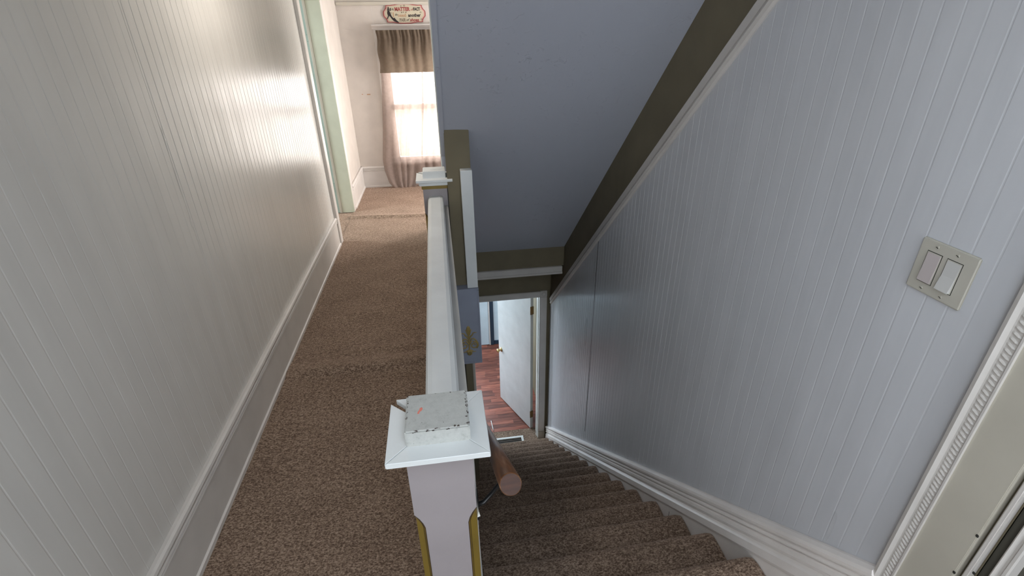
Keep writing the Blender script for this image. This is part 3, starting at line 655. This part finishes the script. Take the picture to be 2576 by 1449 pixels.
def text(s, x, z, size, mat, shear=0.0, rot=0.0, bold=0.0, sx=1.0):
    c = bpy.data.curves.new('lettering', 'FONT'); c.body = s; c.size = size; c.extrude = 0.0006; c.offset = bold; c.shear = shear
    c.align_x = 'LEFT'; c.materials.append(M[mat]); c.resolution_u = 3
    o = bpy.data.objects.new('lettering', c); COL.objects.link(o); o.parent = sg.o
    dg = bpy.context.evaluated_depsgraph_get(); dg.update()
    me = bpy.data.meshes.new_from_object(o.evaluated_get(dg)); bpy.data.objects.remove(o); bpy.data.curves.remove(c)
    me.transform(Matrix.Diagonal((sx, 1, 1, 1))); me.transform(Matrix.Rotation(math.pi/2, 4, 'X')); me.transform(Matrix.Translation((x, -0.0132, z)))
    o = bpy.data.objects.new('lettering', me); COL.objects.link(o); o.parent = sg.o; return o
text('As', -0.185, 0.032, 0.052, 'sign_black', bold=0.0012, sx=0.85)
text('a', -0.130, 0.034, 0.040, 'sign_grey', bold=0.001)
text('MATTER', -0.104, 0.028, 0.050, 'sign_red', bold=0.0022, sx=0.88)
text('of', 0.070, 0.030, 0.034, 'sign_red', shear=0.4)
text('FACT', 0.100, 0.030, 0.042, 'sign_black', bold=0.0016, sx=0.74)
text('...', 0.165, 0.034, 0.034, 'sign_grey')
text('I', -0.130, -0.030, 0.064, 'sign_tan', bold=0.0012)
text('do', -0.108, -0.018, 0.030, 'sign_black', shear=0.4)
text('need', -0.074, -0.030, 0.046, 'sign_tan', bold=0.0006)
text('another', 0.040, -0.030, 0.044, 'sign_black', bold=0.0014, sx=0.98)
text('PAIR', -0.060, -0.076, 0.046, 'sign_grey', bold=0.0008, sx=0.72)
text('of', 0.012, -0.070, 0.034, 'sign_black', shear=0.5)
text('shoes', 0.052, -0.076, 0.044, 'sign_red', shear=0.3, bold=0.0014)
def swirl(cx, cz, r, turns=1.6, a0=0):
    pts = []
    for i in range(22):
        t = a0 + turns*2*math.pi*i/21; rr = r*(1 - 0.75*i/21); pts.append((cx+rr*math.cos(t), -0.0128, cz+rr*math.sin(t)))
    sg.add(tube('swirl', pts, 0.0011, 'sign_grey', None, 5))
for a in ((-0.148, 0.006, 0.011), (0.182, -0.060, 0.013), (0.005, 0.076, 0.011), (0.178, 0.010, 0.011), (-0.03, 0.012, 0.007), (-0.010, 0.014, 0.006), (0.018, 0.012, 0.007), (-0.03, 0.074, 0.006)): swirl(*a)
shoe = [((px-1130)*0.00029, -(py-518)*0.00029) for px, py in ((540, 375), (505, 420), (485, 470), (485, 520), (505, 570), (480, 625), (445, 680), (490, 690), (510, 640), (540, 585), (580, 612), (640, 700), (720, 775), (820, 812), (895, 825), (880, 795), (800, 728), (735, 645), (715, 668), (685, 655), (640, 600), (600, 500), (568, 410))]
sg.add(prism('high_heel_cutout', [(x, z) for x, z in shoe], 'y', -0.0125, -0.0150, 'sign_black'), 'black high heel shoe')

# ------------------------------------------------------------------ light switch
sw = Root('light_switch', (XR, 0.817, 1.2535), 'ivory double rocker light switch on the right wall', 'light switch')
sw.add(box('switch_plate', XR-0.0065, XR+0.0005, 0.7515, 0.8825, 1.193, 1.3145, 'plate', bevel=0.003, seg=3))
for yc, tilt, mt in ((0.843, 1, 'rocker_pink'), (0.796, -1, 'rocker')):
    fr = sw.add(box('rocker_frame', XR-0.0070, XR-0.004, yc-0.0179, yc+0.0179, 1.2535-0.0363, 1.2535+0.0363, 'dark'))
    g = box('rocker_surround', XR-0.0078, XR-0.004, yc-0.0175, yc+0.0175, 1.2535-0.0359, 1.2535+0.0359, 'plate', None, 0.001); sw.add(g)
    z0, z1, zm = 1.2535-0.033, 1.2535+0.033, 1.2535
    a, b = (0.0035, 0.0005) if tilt > 0 else (0.0075, 0.0)
    x = XR-0.0078
    vv = [(x-a, yc-0.015, z0), (x-a, yc+0.015, z0), (x-0.0016, yc-0.015, zm), (x-0.0016, yc+0.015, zm), (x-b, yc-0.015, z1), (x-b, yc+0.015, z1),
          (x+0.003, yc-0.015, z0), (x+0.003, yc+0.015, z0), (x+0.003, yc-0.015, z1), (x+0.003, yc+0.015, z1)]
    ff = [(0, 1, 3, 2), (2, 3, 5, 4), (6, 7, 1, 0), (4, 5, 9, 8), (0, 2, 4, 8, 6), (1, 7, 9, 5, 3), (6, 8, 9, 7)]
    sw.add(from_py('rocker', vv, ff, mt), 'rocker with a faint pink tint' if tilt > 0 else None)
    for zz in (1.2045, 1.3025):
        s = sw.add(tube('screw', [(XR-0.006, yc, zz), (XR-0.0078, yc, zz)], [0.0038, 0.0032], 'plate', None, 12))
        box('screw_slot', XR-0.0081, XR-0.0076, yc-0.0004, yc+0.0034, zz-0.0007, zz+0.0007, 'dark', s)
        box('screw_slot', XR-0.0081, XR-0.0076, yc-0.0028, yc+0.0004, zz-0.0022, zz-0.0008, 'dark', s)

# ------------------------------------------------------------------ newel posts
def newel(name, label, x0, x1, y0, y1, zb, miter=True, skew=0.0):
    """square box newel standing at zb; shaft x0..x1, y0..y1, rounded stop chamfers painted gold"""
    cx, cy = (x0+x1)/2, (y0+y1)/2; hx_, hy_ = (x1-x0)/2, (y1-y0)/2
    R_ = Root(name, (cx, cy, zb), label, 'newel post', 'newel posts of the landing railing'); R_.inv = Matrix.Identity(4)
    zs = [(0.0, 0), (0.300, 0), (0.315, 0.008), (0.335, 0.015), (0.350, 0.019), (0.786, 0.019), (0.800, 0.0155), (0.815, 0.009), (0.829, 0), (1.0105 if miter else 0.965, 0)]
    verts, faces, mi = [], [], []
    for z, c in zs:
        c = c+0.0002
        for (sx, sy) in ((1, -1), (1, 1), (-1, 1), (-1, -1)):
            if (sx, sy) in ((1, -1), (-1, 1)): prs = [(hx_*sx - sx*c, hy_*sy), (hx_*sx, hy_*sy - sy*c)]
            else: prs = [(hx_*sx, hy_*sy - sy*c), (hx_*sx - sx*c, hy_*sy)]
            for (px, py) in prs: verts.append((px, py, z))
    for i in range(len(zs)-1):
        for k in range(8):
            k2 = (k+1) % 8; faces.append((i*8+k, i*8+k2, (i+1)*8+k2, (i+1)*8+k)); mi.append(1 if (k % 2 == 0 and 1 <= i <= 7) else 0)
    faces.append(tuple(range(8))); mi.append(0); faces.append(tuple(range((len(zs)-1)*8, len(zs)*8))); mi.append(0)
    sh = R_.add(from_py('shaft', verts, faces, ['newel_shaded', 'gold'], mi=mi), 'white shaft with gold painted chamfers')
    # thin brown outline along the chamfer edges
    k = 0
    for (sx, sy) in ((1, -1), (-1, -1), (1, 1), (-1, 1)):
        pts = [(sx*(hx_-c) , sy*(hy_+0.0002), z) for z, c in zs[1:9]]
        o = tube('chamfer_line', pts, 0.0011, 'gold_line', sh, 5)
        pts = [(sx*(hx_-max(0.0, c-0.004)-0.0005), sy*(hy_-min(c, 0.0035)+0.0004), z) for z, c in zs[2:8]]
        o = tube('chamfer_line', pts, 0.0007, 'gold_line', sh, 5)
    R_.add(box('base_board', -hx_-0.012, hx_+0.010, -hy_-0.012, hy_+0.012, -0.002, 0.085, 'newel_white', bevel=0.004))
    if not miter: R_.add(box('gold_band', -hx_-0.006, hx_+0.006, -hy_-0.006, hy_+0.006, 0.966, 0.986, 'gold', bevel=0.002), 'gold painted band')
    if not miter: R_.add(box('bed_moulding', -hx_-0.018, hx_+0.018, -hy_-0.014, hy_+0.014, 0.986, 1.0112, 'newel_white', bevel=0.004))
    # mitred cap frame of four pieces
    ox, oy, ix, iy = hx_+0.033, hy_+0.038, 0.060, 0.052
    gap = 0.0003
    def piece(a, b, c, d, nm='cap_moulding'):
        zt, zb_ = 1.024, 1.011
        vv = [(p[0], p[1], z) for z in (zb_, zt) for p in (a, b, c, d)]
        o = from_py(nm, vv, [(0, 1, 2, 3), (7, 6, 5, 4), (0, 4, 5, 1), (1, 5, 6, 2), (2, 6, 7, 3), (3, 7, 4, 0)], 'newel_white')
        bm = bmesh.new(); bm.from_mesh(o.data); bmesh.ops.bevel(bm, geom=bm.edges[:], offset=0.0009, segments=1, affect='EDGES'); bm.to_mesh(o.data); bm.free()
        return R_.add(o)
    g = gap
    piece((-ox+g*4, -oy), (ox-g, -oy), (ix-g, -iy), (-ix+g*3, -iy))
    piece((ox, -oy+g), (ox, oy-g), (ix, iy-g), (ix, -iy+g))
    piece((ox-g, oy), (-ox+0.010, oy-0.003), (-ix+0.006, iy), (ix-g, iy))
    piece((-ox, oy-0.016), (-ox, -oy+g*2), (-ix, -iy+g*2), (-ix, iy-0.012))
    blk = R_.add(box('top_block', -0.061, 0.064, -0.055, 0.055, 1.001, 1.061, 'chipped' if miter else 'newel_white', bevel=0.003), 'worn block with chipped paint' if miter else None)
    if miter:
        o = from_py('paint_mark', [(-0.0375, -0.006, 1.0613), (-0.0335, -0.0065, 1.0613), (-0.0325, -0.001, 1.0613), (-0.029, 0.002, 1.0613), (-0.0265, 0.007, 1.0613), (-0.028, 0.012, 1.0613), (-0.0325, 0.0105, 1.0613), (-0.0335, 0.005, 1.0613), (-0.036, 0.001, 1.0613)], [tuple(range(9))], 'coral', blk); o['label'] = 'small coral paint mark'
    else:
        o = box('paint_mark', -0.02, 0.045, -0.012, 0.018, 1.0605, 1.0625, 'newel_white', blk)
    return R_
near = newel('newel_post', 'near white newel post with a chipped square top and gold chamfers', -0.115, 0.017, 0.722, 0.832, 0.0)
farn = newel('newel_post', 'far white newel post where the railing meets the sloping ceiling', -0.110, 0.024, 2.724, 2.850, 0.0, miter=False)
# chipped strip on the near post's stair side
o = near.add(from_py('paint_flake', [(0.0662, -0.052, 0.905), (0.0675, -0.052, 0.86), (0.070, -0.050, 0.81), (0.073, -0.048, 0.79), (0.0665, -0.046, 0.785), (0.0662, -0.030, 0.83), (0.0662, -0.032, 0.90)], [(0, 1, 6), (1, 2, 5, 6), (2, 3, 4, 5)], 'bead_edge'), 'ragged flake of white paint')

# ------------------------------------------------------------------ railing with its solid panel
rl = Root('banister', (-0.04, 1.8, 0.0), 'white wide-topped banister rail on a solid panel between the two newel posts', 'banister')
rp = [(-0.086, 0.884), (-0.086, 0.912), (-0.080, 0.922), (-0.068, 0.927), (-0.018, 0.927), (-0.006, 0.922), (0.000, 0.912), (0.000, 0.884), (-0.012, 0.868), (-0.074, 0.868)]
rl.add(prism('top_rail', rp, 'y', 0.8325, 2.7235, 'newel_white'))
rl.add(box('rail_panel', -0.052, 0.022, 0.846, 2.710, 0.08, 0.870, 'knee'))
rl.add(box('rail_panel_base', -0.064, 0.030, 0.846, 2.710, -0.32, 0.082, 'knee', bevel=0.002))

# ------------------------------------------------------------------ boxed column on the stair side of the far newel
bc = Root('boxed_column', (0.09, 2.66, 0.0), 'olive boxed column with a white board and blue grey panel at the far newel', 'column')
bc.add(box('column_box', 0.0285, 0.1605, 2.700, 2.92, 0.30, 1.29, 'olive', bevel=0.003), 'olive painted upper box')
bc.o.children[0].data
bc.add(box('column_foot', 0.058, 0.103, 2.668, 2.90, -1.30, 0.32, 'olive', bevel=0.003), 'olive painted lower post')
bc.add(box('column_foot', 0.038, 0.060, 2.69, 2.90, -1.30, 0.32, 'dark'), 'dark gap behind the lower post')
bc.add(box('face_board', 0.1005, 0.1635, 2.645, 2.70, 0.366, 1.078, 'newel_white', bevel=0.002), 'plain white board')
pn = bc.add(box('ornament_panel', 0.0242, 0.166, 2.640, 2.70, -0.182, 0.364, 'lavender', bevel=0.002), 'blue grey panel with gilt scrollwork')
for r in ((0.0242, 0.166, 0.354, 0.366), (0.0242, 0.166, -0.184, -0.172), (0.0242, 0.034, -0.172, 0.354), (0.156, 0.166, -0.172, 0.354)):
    box('panel_bead', r[0], r[1], 2.633, 2.641, r[2], r[3], 'lavender', pn, 0.0025)
# gilt scroll ornament
bm_o = bmesh.new()
def scroll(pts, r0, r1):
    P = [Vector((p[0], 2.639, p[1])) for p in pts]; seg = 7; rings = []
    for i, p in enumerate(P):
        d = (P[min(i+1, len(P)-1)]-P[max(i-1, 0)]).normalized(); a = Vector((0, 1, 0)); b = d.cross(a).normalized()
        t = i/(len(P)-1); rr = (r0+(r1-r0)*t)*1.35
        rings.append([bm_o.verts.new(p + (a*math.cos(2*math.pi*k/seg)*0.8 + b*math.sin(2*math.pi*k/seg))*rr) for k in range(seg)])
    for i in range(len(rings)-1):
        for k in range(seg):
            k2 = (k+1) % seg; bm_o.faces.new((rings[i][k], rings[i][k2], rings[i+1][k2], rings[i+1][k]))
    bm_o.faces.new(rings[0][::-1]); bm_o.faces.new(rings[-1])
ocx, ocz = 0.088, -0.014
scroll([(ocx, ocz+0.115-0.22*i/10) for i in range(11)], 0.0035, 0.0045)
def spiral(s, cx, cz, r, a0, turns, n=24, shrink=0.75, r0=0.0042, r1=0.0022):
    scroll([(ocx + s*(cx + r*(1-shrink*i/n)*math.cos(a0+turns*2*math.pi*i/n)), ocz + cz + r*(1-shrink*i/n)*math.sin(a0+turns*2*math.pi*i/n)) for i in range(n+1)], r0, r1)
for s in (-1, 1):
    spiral(s, 0.030, -0.030, 0.027, math.radians(100), -1.35)
    scroll([(ocx+s*x, ocz+z) for x, z in ((0.004, 0.000), (0.014, 0.018), (0.030, 0.022), (0.044, 0.006), (0.054, -0.014), (0.056, -0.034), (0.046, -0.052))], 0.003, 0.005)
    scroll([(ocx+s*x, ocz+z) for x, z in ((0.002, 0.020), (0.010, 0.036), (0.022, 0.048), (0.028, 0.062), (0.040, 0.066), (0.050, 0.062))], 0.0045, 0.002)
    scroll([(ocx+s*x, ocz+z) for x, z in ((0.002, 0.050), (0.008, 0.066), (0.014, 0.080), (0.018, 0.090))], 0.0045, 0.002)
    scroll([(ocx+s*x, ocz+z) for x, z in ((0.002, 0.075), (0.008, 0.092), (0.006, 0.106), (0.001, 0.114))], 0.0045, 0.003)
    scroll([(ocx+s*x, ocz+z) for x, z in ((0.002, -0.066), (0.014, -0.070), (0.028, -0.080), (0.042, -0.078))], 0.005, 0.0015)
    scroll([(ocx+s*x, ocz+z) for x, z in ((0.002, -0.070), (0.012, -0.082), (0.010, -0.096), (0.003, -0.104))], 0.006, 0.003)
    scroll([(ocx+s*x, ocz+z) for x, z in ((0.003, -0.020), (0.012, -0.004), (0.020, 0.006))], 0.005, 0.002)
me = bpy.data.meshes.new('gilt_ornament'); bm_o.to_mesh(me); bm_o.free()
o = link('gilt_ornament', me, 'gilt', pn, True); o['label'] = 'gilt scroll and leaf ornament'

# ------------------------------------------------------------------ round wooden handrail
ha = Vector((0.089, 0.700, 0.911)); hd = Vector((0.012, 1.0, -0.79))
hr = Root('handrail', ha, 'round varnished wooden handrail with a sawn end, running down the stairs', 'handrail')
Q = [ha + hd*t for t in (0, 0.003, 0.4, 1.0, 2.0, 3.2)]
rail = tube('rail', [(0, 0, t) for t in (0, 0.003, 0.6, 1.2, 2.4, 4.05)], [0.0215, 0.0235, 0.0235, 0.0235, 0.0235, 0.0235], 'dowel', None, 28)
en = tube('sawn_end', [(0, 0, -0.0008), (0, 0, 0.001)], [0.0212, 0.0214], 'sawn', rail, 28); en['label'] = 'darker sawn end'
rail.rotation_mode = 'QUATERNION'; rail.rotation_quaternion = hd.to_track_quat('Z', 'Y'); rail.location = (0, 0, 0); rail.parent = hr.o
for t, bx in ((0.17, 0.018), (1.35, 0.022), (2.6, 0.04)):
    c = ha + hd*t
    pts = [(bx+0.004, c.y-0.02, c.z-0.10), (bx+0.022, c.y-0.015, c.z-0.098), (bx+0.045, c.y-0.005, c.z-0.080), (c.x-0.004, c.y, c.z-0.048), (c.x, c.y, c.z-0.022)]
    b = hr.add(tube('bracket', pts, [0.006, 0.006, 0.0055, 0.005, 0.008], 'iron', None, 10), 'black iron bracket')
    pl = box('bracket_plate', bx+0.002, bx+0.007, c.y-0.04, c.y+0.005, c.z-0.135, c.z-0.065, 'iron', None, 0.002); hr.add(pl)

# ------------------------------------------------------------------ floor grille and strip
gr = Root('floor_grille', (0.55, 4.58, ZLOW), 'white framed floor grille in the carpet at the foot of the stairs', 'vent')
gx0, gx1, gy0, gy1 = 0.36, 0.764, 4.36, 4.655
gr.add(boxes('grille_frame', [(gx0, gx1, gy1-0.028, gy1, ZLOW, ZLOW+0.010), (gx0, gx1, gy0, gy0+0.028, ZLOW, ZLOW+0.010), (gx0, gx0+0.028, gy0+0.028, gy1-0.028, ZLOW, ZLOW+0.010), (gx1-0.028, gx1, gy0+0.028, gy1-0.028, ZLOW, ZLOW+0.010)], 'bead_edge'))
gr.add(box('grille_pan', gx0+0.028, gx1-0.028, gy0+0.028, gy1-0.028, ZLOW, ZLOW+0.002, 'dark'), 'dark opening')
for i in range(9):
    yy = gy0+0.045+i*0.026
    gr.add(box('slat', gx0+0.028, gx1-0.028, yy, yy+0.005, ZLOW+0.002, ZLOW+0.008, 'sign_grey'))
o = tube('white_strip', [(0.389, 4.99, ZLOW+0.006), (0.392, 4.93, ZLOW+0.007), (0.397, 4.85, ZLOW+0.006), (0.399, 4.805, ZLOW+0.006)], 0.0045, 'bead_edge', None, 8)
tag(o, 'thin white strip lying on the red brown floor of the lower room', 'plastic strip')

# ------------------------------------------------------------------ flush lamp added above the frame to brighten the hall
cl = Root('fill_lamp', (-0.5, 2.7, ZC), 'small round flush lamp, unseen, added to brighten the middle of the hall', 'ceiling lamp')
cl.add(tube('lamp_base', [(-0.5, 2.7, ZC), (-0.5, 2.7, ZC-0.03)], [0.15, 0.14], 'white_trim', None, 32))
cl.add(tube('lamp_dome', [(-0.5, 2.7, ZC-0.03), (-0.5, 2.7, ZC-0.06), (-0.5, 2.7, ZC-0.08)], [0.13, 0.10, 0.03], 'bead_edge', None, 32))
